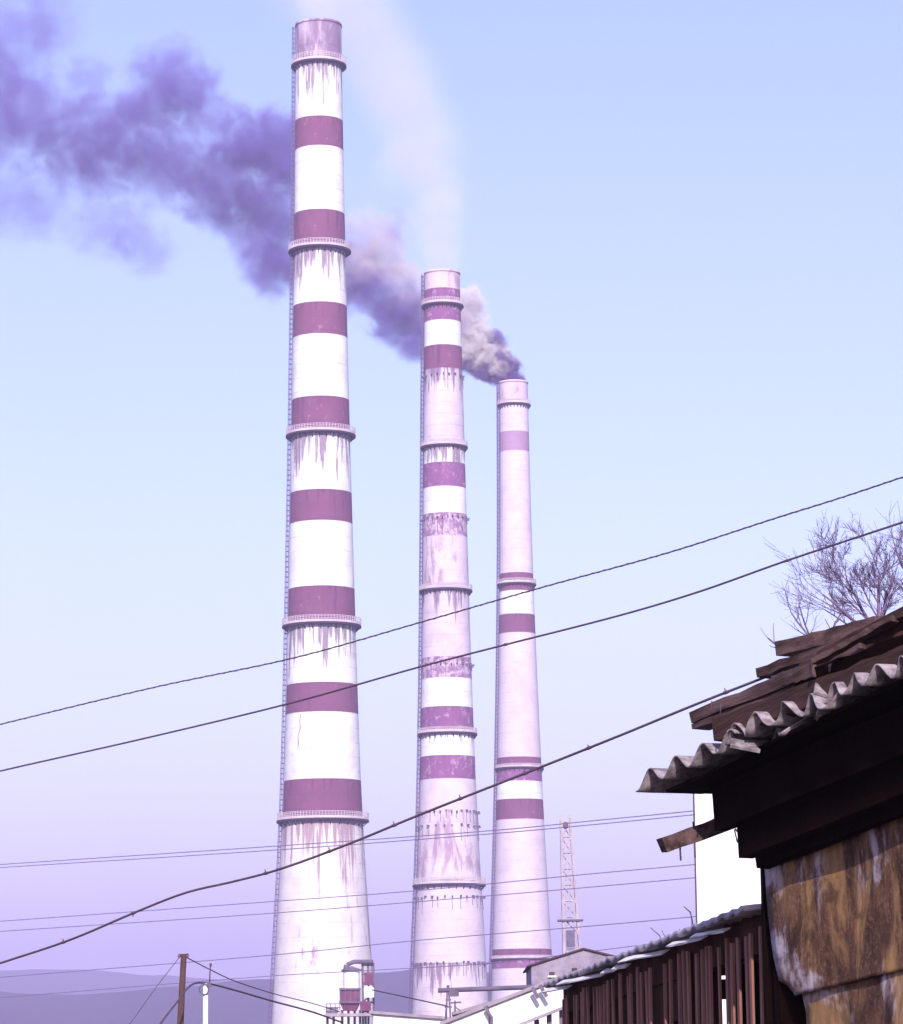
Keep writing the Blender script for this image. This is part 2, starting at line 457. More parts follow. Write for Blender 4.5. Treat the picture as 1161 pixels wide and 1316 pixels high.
def plume(name, label, Y, puffs, mat, foot, group):
    base = puff_mesh(); base.materials.append(mat)
    fresh = base.copy(); fresh.materials[0] = mat_fresh
    root = thing(name, foot, label, 'smoke', None)
    for (px, py, rp, dens, pale, *new) in puffs:
        y = Y + random.uniform(-.3, .3) * rp * Y / F
        c = P(px, py, y); r = rp * Y / F * 1.75
        o = bpy.data.objects.new('smoke_puff', fresh if new else base); col.objects.link(o)
        o.parent = root; o.location = c - Vector(foot)
        o.scale = (r * random.uniform(.95, 1.1), r * 1.1, r * random.uniform(.9, 1.05))
        o.rotation_euler = (random.uniform(-.5, .5), random.uniform(-.5, .5), random.uniform(0, 6))
        o.color = (dens / r * (0.78 if px < 260 else 1.0), pale, 0, 1)
    return root
mat_dark = smoke_mat('dark_coal_smoke', (0.27, 0.19, 0.63), (0.95, 0.84, 0.92), 0.98, 0.19, 0.14, 0.80, namp=2.3, aniso=-0.12)
mat_fresh = smoke_mat('fresh_billowing_smoke', (0.22, 0.14, 0.42), (0.97, 0.88, 0.90), 1.5, 0.42, 0.16, 0.55, mixlo=0.40, mixhi=0.62, namp=2.4, aniso=-0.25)
f3 = P(661.5, 491, 733)
plume('smoke_plume', 'dark violet smoke billowing left from the farthest chimney across the sky', 742, [
    (659, 484, 12, 3.4, .15, 1), (652, 474, 13, 3.2, .25, 1), (640, 468, 18, 3.0, .5, 1), (624, 458, 22, 2.8, .68, 1), (606, 446, 25, 2.6, .75, 1), (604, 420, 20, 2.2, .72, 1), (604, 388, 17, 1.6, .85, 1),
    (640, 483, 10, 3.2, .05, 1), (622, 477, 11, 3.0, .05, 1), (604, 467, 12, 3.0, .1, 1), (650, 462, 10, 2.6, .15, 1), (634, 440, 14, 2.0, .3, 1),
    (600, 400, 18, 1.6, .75), (575, 420, 30, 2.2, .5), (545, 400, 34, 2.2, .45), (520, 370, 30, 2.0, .7), (512, 412, 30, 2.4, .18), (535, 440, 22, 2.2, .12), (480, 380, 32, 2.0, .25),
    (492, 338, 32, 2.0, .72), (470, 300, 30, 1.2, .72), (455, 350, 34, 1.8, .6), (510, 290, 22, .6, .6), (425, 350, 45, 1.8, .4), (395, 320, 50, 1.6, .2),
    (350, 345, 34, 1.8, .1), (335, 310, 34, 1.5, .1), (360, 270, 40, 1.4, .15), (340, 190, 48, 2.0, .05), (375, 195, 48, 1.9, .08), (300, 230, 44, 1.7, .05), (270, 262, 36, 1.6, .05),
    (240, 215, 40, 1.4, .05), (155, 150, 40, 1.2, .03), (322, 268, 36, 1.5, .08), (300, 175, 34, 1.4, .05), (60, 20, 45, .6, .03), (225, 100, 46, 1.9, .03), (205, 130, 42, 1.7, .03), (250, 130, 36, 1.6, .03), (205, 215, 46, 1.5, .05), (175, 180, 44, 1.4, .05), (110, 175, 48, 1.6, .03), (90, 205, 40, 1.2, .03), (140, 215, 40, 1.2, .03),
    (45, 150, 55, 1.3, .03), (0, 150, 60, 1.3, .03), (15, 50, 55, .9, .03), (115, 98, 28, .7, .05), (-40, 100, 70, 1.2, .03), (60, 260, 45, .6, .05), (140, 290, 45, .75, .05), (185, 320, 34, .7, .05), (10, 260, 45, .6, .05)],
    mat_dark, f3, None)
mat_pale = smoke_mat('pale_steam', (0.90, 0.86, 0.92), (0.97, 0.93, 0.97), 1.15, 0.07, 0.0, 0.9, namp=0.9, aniso=-0.3)
f2 = P(567, 349, 632)
plume('steam_plume', 'faint pale steam drifting up from the middle chimney', 632, [
    (567, 338, 22, .34, .9), (566, 310, 25, .34, .9), (565, 275, 28, .34, .9), (560, 240, 34, .34, .9), (548, 195, 40, .36, .9), (530, 150, 46, .36, .9), (508, 105, 48, .36, .9), (482, 60, 50, .32, .9), (520, 215, 34, .22, .9),
    (450, 15, 55, .28, .9), (418, -25, 60, .26, .9)], mat_pale, f2, None)
f1 = P(408.5, 27, 576)
plume('steam_plume', 'faint pale steam leaving the tallest chimney at the upper edge', 576, [
    (409, 14, 24, .16, .9), (407, -18, 30, .16, .9), (404, -55, 38, .16, .9)], mat_pale, f1, None)

# ------------------------------------------------------------------ far works: lattice mast, hopper, pipe bridge, sheds
mat_mast = plain('pale_mast_paint', (0.46, 0.37, 0.40), (0.34, 0.27, 0.31), 0.8)
def mast():
    D = 400; top = P(727, 1057, D); bx = P(735.5, 1220, D)
    k = (top.z) / (top.z - bx.z); foot = Vector((bx.x + (bx.x - top.x) * (bx.z / (top.z - bx.z)) * .8, D, 0))
    root = thing('lattice_mast', foot, 'slender pale lattice mast standing right of the farthest chimney', 'mast')
    wt, wb = .55, 1.35
    def corner(i, z):
        f = z / top.z; c = foot.lerp(Vector((top.x, D, top.z)), f); w = wb + (wt - wb) * f
        sx, sy = ((-1, -1), (1, -1), (1, 1), (-1, 1))[i]
        return Vector((c.x + sx * w, c.y + sy * w, z))
    for i in range(4):
        m = MB(); m.bar(corner(i, 0), corner(i, top.z + (.9 if i in (0, 1) else .2)), .24, .24); m.build('leg', mat_mast, root)
    z = 0.0; m1, m2 = MB(), MB()
    while z < top.z - 1:
        z2 = min(top.z, z + 1.9)
        for i in range(4):
            j = (i + 1) % 4
            m1.bar(corner(i, z2), corner(j, z2), .15)
            m2.bar(corner(i, z), corner(j, z2), .14); m2.bar(corner(j, z), corner(i, z2), .14)
        z = z2
    tag(m1.build('horizontal_brace', mat_mast, root), kind='stuff'); tag(m2.build('diagonal_brace', mat_mast, root), kind='stuff')
    zp = P(733, 1183, D).z
    m = MB(); c = foot.lerp(Vector((top.x, D, top.z)), zp / top.z)
    m.box((c.x, c.y, zp), 3.0, 2.6, .18); m.build('platform', mat_steel, root)
    m = MB(); zb = P(733, 1207, D).z; m.box((P(733, 1207, D).x, D - 1.15, zb), 1.0, .5, 2.0); m.build('equipment_box', mat_steel, root)
    m = MB(); q = P(727, 1060, D); m.lathe([(.0, q.z - .5), (.3, q.z - .4), (.3, q.z + .2), (.0, q.z + .35)], 10, q.x, D - .6); m.build('insulator', mat_steel, root)
mast()

mat_mauve_steel = plain('mauve_red_steel', (0.20, 0.06, 0.13), (0.13, 0.04, 0.09), 0.8)
mat_whitewash = plain('whitewash', (0.82, 0.81, 0.78), (0.74, 0.71, 0.70), 0.7, bump=0.4)
mat_glass = plain('pale_glazing', (0.75, 0.76, 0.80), (0.62, 0.62, 0.70), 0.3, rough=0.3, bump=0)
mat_brick_grey = plain('grey_rendered_gable', (0.36, 0.30, 0.38), (0.20, 0.165, 0.22), 1.3, bump=0.6)
def hopper():
    D = 350
    a = P(450, 1300, D); foot = Vector((a.x, D, 0))
    root = thing('dust_hopper', foot, 'mauve steel hopper under a glazed drum in a pipe frame, before the tallest chimney', 'hopper')
    pt = lambda x, y, dy=0: P(x, y, D + dy)
    m = MB()
    t, b, c = pt(450, 1271), pt(450, 1288), pt(450, 1299)
    w = (pt(463, 1280).x - pt(437, 1280).x)
    m.box((t.x, D, (t.z + b.z) / 2), w, w, t.z - b.z)
    bb = len(m.v)
    for (s, z) in ((w / 2, b.z), (w * .32, c.z)):
        for sx, sy in ((-1, -1), (1, -1), (1, 1), (-1, 1)): m.vert((t.x + sx * s, D + sy * s, z - .003))
    for k in range(4): m.face((bb + k, bb + 4 + k, bb + 4 + (k + 1) % 4, bb + (k + 1) % 4))
    m.build('hopper_bin', mat_mauve_steel, root)
    m = MB(); d0, d1 = pt(452, 1271), pt(452, 1249); r = (pt(463, 1260).x - pt(442, 1260).x) / 2
    m.lathe([(r, d0.z), (r, d1.z)], 24, d0.x, D); dr = m.build('glazed_drum', mat_whitewash, root)
    m = MB()
    for zz in (d0.z, (d0.z + d1.z) / 2, d1.z): m.lathe([(r + .02, zz - .1), (r + .1, zz - .1), (r + .1, zz + .1), (r + .02, zz + .1)], 24, d0.x, D, closed=True)
    for k in range(8):
        aa = R(45 * k + 12); m.bar((d0.x + (r + .05) * math.cos(aa), D + (r + .05) * math.sin(aa), d0.z), (d0.x + (r + .05) * math.cos(aa), D + (r + .05) * math.sin(aa), d1.z), .12)
    m.build('glazing_bar', mat_steel, dr)
    m = MB(); q = pt(452, 1246); m.lathe([(0, q.z + .35), (r * 1.25, q.z), (r * 1.25, q.z - .18), (0, q.z - .18)], 24, q.x, D); m.build('roof_plate', mat_steel, root)
    for px in (466, 473, 480):
        m = MB(); q = pt(px, 1237); m.bar((q.x, D + .5, 0), (q.x, D + .5, q.z), .22); m.build('frame_column', mat_steel, root)
    m = MB()
    for py in (1240, 1252, 1264, 1276, 1288, 1300):
        q0, q1 = pt(465, py), pt(481, py); m.bar((q0.x, D + .5, q0.z), (q1.x, D + .5, q1.z), .18)
    for py0, py1 in ((1252, 1264), (1276, 1288)):
        q0, q1 = pt(466, py1), pt(480, py0); m.bar((q0.x, D + .5, q0.z), (q1.x, D + .5, q1.z), .12)
    m.build('frame_beam', mat_steel, root)
    m = MB(); m.tube([pt(446, 1240), pt(455, 1236), pt(468, 1236), pt(480, 1236)], .22, 8); m.tube([pt(446, 1240), pt(445, 1246)], .3, 8); m.build('pipe', mat_steel, root)
    m = MB()
    for px in (472, 477):
        q0, q1 = pt(px, 1282, -.6), pt(px, 1270, -.6); m.lathe([(.35, q0.z), (.35, q1.z), (.0, q1.z + .3)], 12, q0.x, D - .7)
    m.build('small_tank', mat_whitewash, root)
    m = MB()      # ribs, hatches and handrail that clutter the bin and its platform
    for px in (438, 444.5, 451, 457.5, 462.5): q0, q1 = pt(px, 1271.5), pt(px, 1287.5); m.bar((q0.x, D - w / 2 - .06, q0.z), (q1.x, D - w / 2 - .06, q1.z), .13, .12)
    m.bar(pt(436, 1271, -w / 2 - .1), pt(464, 1271, -w / 2 - .1), .2, .2); m.bar(pt(436, 1288, -w / 2 - .1), pt(464, 1288, -w / 2 - .1), .2, .2)
    m.build('stiffening_rib', mat_steel, root)
    m = MB(); m.box(pt(474, 1258, .2), .9, .8, 1.3); m.build('motor_box', mat_mauve_steel, root)
    m = MB(); m.box(pt(470, 1293, -.3), 1.1, .9, 1.0); m.build('motor_box', mat_mauve_steel, root)
    m = MB(); m.box(pt(427, 1299, 0), 1.2, 1.4, .75); m.build('cabinet', mat_brick_grey, root)
    m = MB()
    for py in (1290, 1295): m.bar(pt(419, py, -1.5), pt(438, py, -1.5), .08)
    for px in (419.5, 425, 431, 437): q0, q1 = pt(px, 1302, -1.5), pt(px, 1290, -1.5); m.bar(q0, q1, .08)
    m.build('handrail', mat_steel, root)
    for px in (440, 448, 456, 463):
        m = MB(); q = pt(px, 1298); m.bar((q.x, D, 0), (q.x, D, q.z), .26); m.build('leg', mat_steel, root)
    m = MB(); q0, q1 = pt(418, 1303), pt(484, 1299); m.box(((q0.x + q1.x) / 2, D, q0.z - .15), q1.x - q0.x, 3.2, .3); m.build('platform', mat_deck, root)
    for px in (421, 429, 470):
        m = MB(); q = pt(px, 1304); m.bar((q.x, D, 0), (q.x, D, q.z - .1), .26); m.build('leg', mat_steel, root)
hopper()

mat_roofing = plain('grey_violet_roofing', (0.34, 0.28, 0.33), (0.22, 0.18, 0.22), 0.7)
mat_darkroof = plain('dark_tarred_roofing', (0.055, 0.035, 0.045), (0.09, 0.06, 0.07), 1.5)
def prism_house(name, label, cat, outline_px, D, depth, wall_mat, roof_mat, roof_t=.12, over=.18, roof_segs=None, win=()):
    """building whose camera-facing wall has the outline given in photo pixels (left to right along the top), roof slabs over the back"""
    pts = [P(x, y, D) for (x, y) in outline_px]
    foot = Vector((pts[0].x, D, 0))
    root = thing(name, foot, label, cat)
    m = MB()
    ring = [Vector((pts[0].x, D, 0))] + pts + [Vector((pts[-1].x, D, 0))]
    n = len(ring); a = [m.vert(p) for p in ring]; b = [m.vert(p + Vector((0, depth, 0))) for p in ring]
    m.face(list(reversed(a))); m.face(b)
    for k in range(n): m.face((a[k], a[(k + 1) % n], b[(k + 1) % n], b[k]))
    m.build('wall', wall_mat, root)
    for p, q in zip(pts, pts[1:]):
        e = (q - p).normalized(); nrm = Vector((-e.z, 0, e.x))
        p2 = p - e * (over if p is pts[0] else 0) + nrm * .004; q2 = q + e * (over if q is pts[-1] else 0) + nrm * .004
        m = MB(); vs = []
        for yy in (D - over, D + depth + over):
            for (c, h) in ((p2, 0), (q2, 0), (q2, roof_t), (p2, roof_t)): vs.append(m.vert((c.x + nrm.x * h, yy, c.z + nrm.z * h)))
        m.face((vs[0], vs[1], vs[2], vs[3])); m.face((vs[7], vs[6], vs[5], vs[4]))
        for k in range(4): m.face((vs[k], vs[4 + k], vs[4 + (k + 1) % 4], vs[(k + 1) % 4]))
        m.build('roof', roof_mat, root)
    for (x0, y0, x1, y1) in win:
        p, q = P(x0, y1, D - .02), P(x1, y0, D - .02); m = MB()
        m.box(((p.x + q.x) / 2, D - .02, (p.z + q.z) / 2), q.x - p.x, .08, q.z - p.z); w = m.build('window', mat_darkroof, root)
        m = MB(); m.box(((p.x + q.x) / 2, D - .07, p.z), q.x - p.x + .1, .08, .06); s = m.build('sill', mat_whitewash); s.parent = w
        s.location = -w.parent.location - w.location
    return root
prism_house('gabled_shed', 'small grey rendered gable with dark roof edge below the lattice mast', 'shed', [(683, 1241), (750, 1220), (803, 1233)], 120, 9, mat_brick_grey, mat_darkroof, .05, .12, win=((706, 1249, 713, 1255), (735, 1244, 742, 1251)))
prism_house('whitewashed_lean_to', 'sunlit whitewashed wall under a roof sloping down to the left', 'building', [(572, 1316), (700, 1266), (790, 1235), (1010, 1205)], 90, 6, mat_whitewash, mat_roofing, .09, .12)
prism_house('low_works_building', 'low pale works building along the bottom edge, below the hopper', 'building', [(480, 1303), (545, 1308), (606, 1313)], 240, 12, mat_whitewash, mat_roofing, .2, .3)
prism_house('low_works_building', 'low flat-roofed block at the bottom edge behind the leaning wall', 'building', [(588, 1303), (640, 1288), (668, 1290)], 200, 10, mat_brick_grey, mat_roofing, .18, .3)
# lean-to roof in front of the white wall and two dark struts on it
def small_roof():
    D = 60; a, b = P(655, 1322, D), P(732, 1292, D)
    root = thing('lean_to_roof', Vector((b.x, D, 0)), 'thin dark lean-to roof sloping across the whitewashed wall beside the slatted shed', 'roof')
    m = MB(); m.bar(a + Vector((0, .6, 0)), b + Vector((0, .6, 0)), 1.2, .05); m.build('roof_sheet', mat_roofing, root)
    for px, py in ((690, 1314), (706, 1306), (722, 1300)):
        q = P(px, py, D + .3); m = MB(); m.bar((q.x, q.y, 0), (q.x, q.y, q.z + .05), .09); m.build('post', mat_steel, root)
    m = MB(); q0, q1 = P(672, 1320, D + .9), P(730, 1301, D + .9)
    m.box(((q0.x + q1.x) / 2, D + .9, q0.z / 2), q1.x - q0.x, .1, q0.z); m.build('wall', mat_brick_grey, root)
small_roof()
def struts():
    D = 89.6; root = thing('wall_strut_pair', P(690, 1290, D), 'pair of dark slanted struts against the whitewashed wall', 'strut')
    for (a, b) in (((684, 1269), (692, 1283)), ((694, 1266), (703, 1281))):
        m = MB(); m.bar(P(*a, D), P(*b, D), .1, .1); m.build('strut', mat_steel, root)
struts()
def downpipe():
    D = 89.7; m = MB(); a, b = P(624, 1293, D), P(631, 1307, D)
    m.tube([a, b, Vector((b.x, D, 0.0))], .06, 8)
    tag(m.build('drainpipe', mat_steel), 'short slanting drainpipe on the whitewashed wall, left of the struts', 'drainpipe')
downpipe()
def pipe_bridge():
    D = 110; a, b = P(563, 1273, D), P(700, 1268, D)
    root = thing('overhead_pipe', Vector((a.x, D, 0)), 'dark horizontal pipe carried on an A-frame trestle before the middle chimney', 'pipe')
    m = MB(); m.tube([a, a.lerp(b, .5), b], .075, 8); m.build('pipe', mat_steel, root)
    for (p, q) in (((571, 1301), (575.5, 1266)), ((581, 1301), (576.5, 1266))):
        q0, q1 = P(*p, D), P(*q, D); m = MB(); m.bar(Vector((q0.x + (q0.x - q1.x) * 1.2, D, 0)), q1, .06); m.build('trestle_leg', mat_steel, root)
    m = MB(); m.bar(P(573, 1285, D), P(580, 1285, D), .05); m.bar(P(572, 1294, D), P(581, 1294, D), .05); m.build('cross_bar', mat_steel, root)
    m = MB(); q = P(584, 1277, D); m.box(q, .3, .3, .18); m.build('valve', mat_steel, root)
    m = MB(); m.bar(P(585, 1300, D), P(585, 1286, D), .06); m.bar(P(579, 1289, D), P(593, 1288, D), .05); m.bar(P(585, 1294, D), P(592, 1299, D), .04); m.build('stand', mat_steel, root)
    q = P(690, 1268, D); m = MB(); m.bar((q.x, D, 0), (q.x, D, q.z), .08); m.build('support_post', mat_steel, root)
pipe_bridge()

# ------------------------------------------------------------------ poles and wires
mat_pole = plain('brown_weathered_pole', (0.10, 0.045, 0.035), (0.06, 0.03, 0.03), 4, stretch=(3, 3, .4))
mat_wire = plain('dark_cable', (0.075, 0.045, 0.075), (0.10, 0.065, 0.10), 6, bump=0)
mat_farwire = plain('hazed_far_cable', (0.16, 0.12, 0.26), (0.20, 0.15, 0.30), 6, bump=0)  # violet base paints in the air haze over the far wires
def catpts(px, depths, n=80):
    """smooth line through pixel points with depths running from depths[0] to depths[1]"""
    out = []
    x0, x1 = px[0][0], px[-1][0]
    for i in range(n + 1):
        x = x0 + (x1 - x0) * i / n
        for k in range(len(px) - 1):
            if px[k][0] <= x <= px[k + 1][0] + 1e-6:
                pm, p0, p1, p2 = px[max(k - 1, 0)], px[k], px[k + 1], px[min(k + 2, len(px) - 1)]
                h = p1[0] - p0[0]; s = (x - p0[0]) / h
                m0 = (p1[1] - pm[1]) / max(1e-6, p1[0] - pm[0]) * h; m1 = (p2[1] - p0[1]) / max(1e-6, p2[0] - p0[0]) * h
                y = (2*s**3 - 3*s**2 + 1) * p0[1] + (s**3 - 2*s**2 + s) * m0 + (-2*s**3 + 3*s**2) * p1[1] + (s**3 - s**2) * m1
                break
        out.append(P(x, y, depths[0] + (depths[1] - depths[0]) * i / n))
    return out
def wire(label, px, depths, wpx, mat, knots=(), n=80, group=None, twist=False, far=True):
    r = wpx / 2 * (depths[0] + depths[1]) / 2 / F
    if px[0][0] <= -60 and far:      # the run continues past the picture on both open sides
        def ext(p, q, x): return (x, p[1] + (q[1] - p[1]) * (x - p[0]) / (q[0] - p[0]))
        w0, w1 = px[0][0], px[-1][0]; k = (depths[1] - depths[0]) / (w1 - w0); xl = w0 - 700; xr = w1 + (700 if w1 > 995 else 0)
        d0, d1 = depths; depths = (d0 + k * (xl - w0), d1 + k * (xr - w1)); n = int(n * (xr - xl) / (w1 - w0))
        px = [ext(px[0], px[1], xl)] + list(px) + ([ext(px[-1], px[-2], xr)] if xr > w1 else [])
    m = MB(); pts = catpts(px, depths, n)
    m.tube(pts, r, 6)
    o = m.build('overhead_wire', mat); tag(o, label, 'wire', group)
    for kx, ky in knots:
        t = (kx - px[0][0]) / (px[-1][0] - px[0][0]); c = pts[min(n - 1, int(t * n))]; d = pts[min(n, int(t * n) + 1)] - c
        c = c + d * (t * n - int(t * n)); d.normalize(); k = MB()
        k.tube([c - d * r * 2.6, c - d * r * 1.6, c + d * r * 1.6, c + d * r * 2.6], [r * 1.02, r * 1.35, r * 1.35, r * 1.02], 6)
        k.tube([c, c + Vector((-r * .8, 0, r * 3.2 * ky))], r * .45, 5)
        k.build('clip', mat).parent = o
    if twist:
        k = MB(); q = catpts(px, depths, 900)
        k.tube([p + Vector((0, math.cos(i * 1.25), math.sin(i * 1.25))) * r * 1.05 for i, p in enumerate(q)], r * .55, 4); k.build('lashing', mat).parent = o
    return o
wire('uppermost of the long dark wires, thin and twisted, running to the upper right', [(-60, 946), (0, 931), (200, 883), (380, 845), (540, 800), (700, 754), (860, 710), (1000, 665), (1080, 640), (1161, 613), (1230, 590)], (34, 26), 1.9, mat_wire, n=90, twist=True)
wire('second long dark wire, with a knot before the bare tree', [(-60, 1006), (0, 991), (190, 948), (380, 902), (540, 857), (640, 831), (800, 790), (900, 760), (1010, 721), (1161, 671), (1230, 648)], (32, 24), 2.6, mat_wire, knots=((1012, .4), (650, .5)))
wire('thickest dark cable, rising from lower left to the plank on the roof', [(-60, 1258), (0, 1238), (90, 1208), (180, 1170), (240, 1147), (300, 1133), (360, 1117), (450, 1084), (540, 1047), (700, 984), (800, 944), (900, 903), (992, 867)], (15.5, 12.35), 3.2, mat_wire,
     knots=((82, 1), (172, -1), (342, 1), (424, 1), (507, 1), (592, 1), (675, 1), (757, .8), (933, 1)))
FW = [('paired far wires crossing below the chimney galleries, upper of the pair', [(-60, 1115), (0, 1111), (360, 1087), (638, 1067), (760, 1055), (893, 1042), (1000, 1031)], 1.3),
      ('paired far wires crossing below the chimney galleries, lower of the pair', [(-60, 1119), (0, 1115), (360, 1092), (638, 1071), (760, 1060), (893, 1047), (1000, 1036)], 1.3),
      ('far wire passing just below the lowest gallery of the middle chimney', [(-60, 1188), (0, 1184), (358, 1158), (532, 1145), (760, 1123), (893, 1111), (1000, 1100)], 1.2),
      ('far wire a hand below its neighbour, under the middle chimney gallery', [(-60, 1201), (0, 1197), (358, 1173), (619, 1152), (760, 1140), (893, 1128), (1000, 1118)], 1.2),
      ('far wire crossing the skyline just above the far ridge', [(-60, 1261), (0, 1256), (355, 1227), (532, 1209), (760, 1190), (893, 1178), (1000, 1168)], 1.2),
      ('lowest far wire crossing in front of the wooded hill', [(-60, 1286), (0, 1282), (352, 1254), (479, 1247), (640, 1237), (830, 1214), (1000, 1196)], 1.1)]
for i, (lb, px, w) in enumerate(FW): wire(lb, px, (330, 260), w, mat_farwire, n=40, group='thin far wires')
def pole():
    D = 100; a = P(236.5, 1226, D); b = P(232, 1316, D); foot = b + (b - a) * (b.z / (a.z - b.z))
    root = thing('utility_pole', foot, 'short brown wooden pole at lower left with wires from its top', 'pole')
    m = MB(); m.tube([foot, a.lerp(foot, .5), a], [.115, .1, .088], 10); m.build('pole_shaft', mat_pole, root)
    m = MB(); m.bar(a + Vector((-.12, 0, -.05)), a + Vector((.14, 0, -.03)), .07, .09); m.build('pole_cap', mat_pole, root)
    for px in (230.5, 241):
        q = P(px, 1231, D); m = MB(); m.tube([q, q + Vector((0, 0, .07)), q + Vector((0, 0, .12))], [.03, .045, .02], 8); m.build('insulator', mat_steel, root)
    D2 = 96
    a2, b2 = P(264.5, 1264, D2), P(264, 1316, D2)
    root = thing('lamp_post', Vector((b2.x, D2, 0)), 'white post beside the wooden pole, with a cable ring at its top', 'post')
    m = MB(); m.tube([(b2.x, D2, 0), a2], [.085, .07], 10); m.build('post_shaft', mat_whitewash, root)
    m = MB(); c = P(262.5, 1271.5, D2 - .09)
    m.tube([c + Vector((.13 * math.cos(t * .524), 0, .15 * math.sin(t * .524))) for t in range(12)], .022, 6, closed=True); m.build('cable_ring', mat_steel, root)
    m = MB(); m.tube([P(269.5, 1268, D2), P(270, 1252, D2), P(271, 1239, D2)], .018, 6); m.box(P(271, 1240, D2), .06, .06, .09); m.build('spike', mat_wire, root)
    m = MB(); m.box(P(269, 1266, D2), .12, .12, .12); m.build('bracket', mat_steel, root)
pole()
wire('thin wire dropping right from the brown pole top', [(239, 1230), (270, 1246), (300, 1260), (352, 1277), (400, 1289), (436, 1300)], (100, 120), 1.3, mat_wire, n=30)
wire('drooping black cable looped over the white post', [(196, 1330), (215, 1304), (230, 1285), (242, 1269), (252, 1263.5), (268, 1264), (300, 1272), (352, 1287), (400, 1300), (440, 1314)], (97, 110), 2.4, mat_wire, n=60)
wire('thin guy wire slanting down left from the brown pole', [(150, 1334), (170, 1312), (200, 1270), (231, 1230)], (100, 100), 1.0, mat_wire, n=20)
wire('thin wire from the hopper frame to the trestle', [(478, 1272), (520, 1281), (575, 1293)], (140, 109), 1.6, mat_wire, n=20)

# ------------------------------------------------------------------ white house behind the sheds
def white_house():
    D = 24
    l0 = P(896, 1150, D); z1 = P(900, 1002, D).z
    w, dp = 4.5, 2.4
    foot = Vector((l0.x, D, 0))
    root = thing('white_house', foot, 'blank sunlit white house wall behind the rusty shed', 'house')
    Y = Matrix.Rotation(R(-6.5), 3, 'Z'); c = foot + Y @ Vector((w / 2, dp / 2, 0))
    m = MB(); m.box(c + Vector((0, 0, z1 / 2)), w, dp, z1, Y); m.build('wall', mat_whitewash, root)
    m = MB(); m.box(c + Vector((0, 0, z1 + .043)), w - .04, dp - .04, .08, Y); m.build('roof', mat_roofing, root)
    m = MB(); m.tube([(l0.x - .01, D - .04, 0), (l0.x - .01, D - .04, z1)], .006, 8); m.build('drainpipe', mat_wire, root)
white_house()

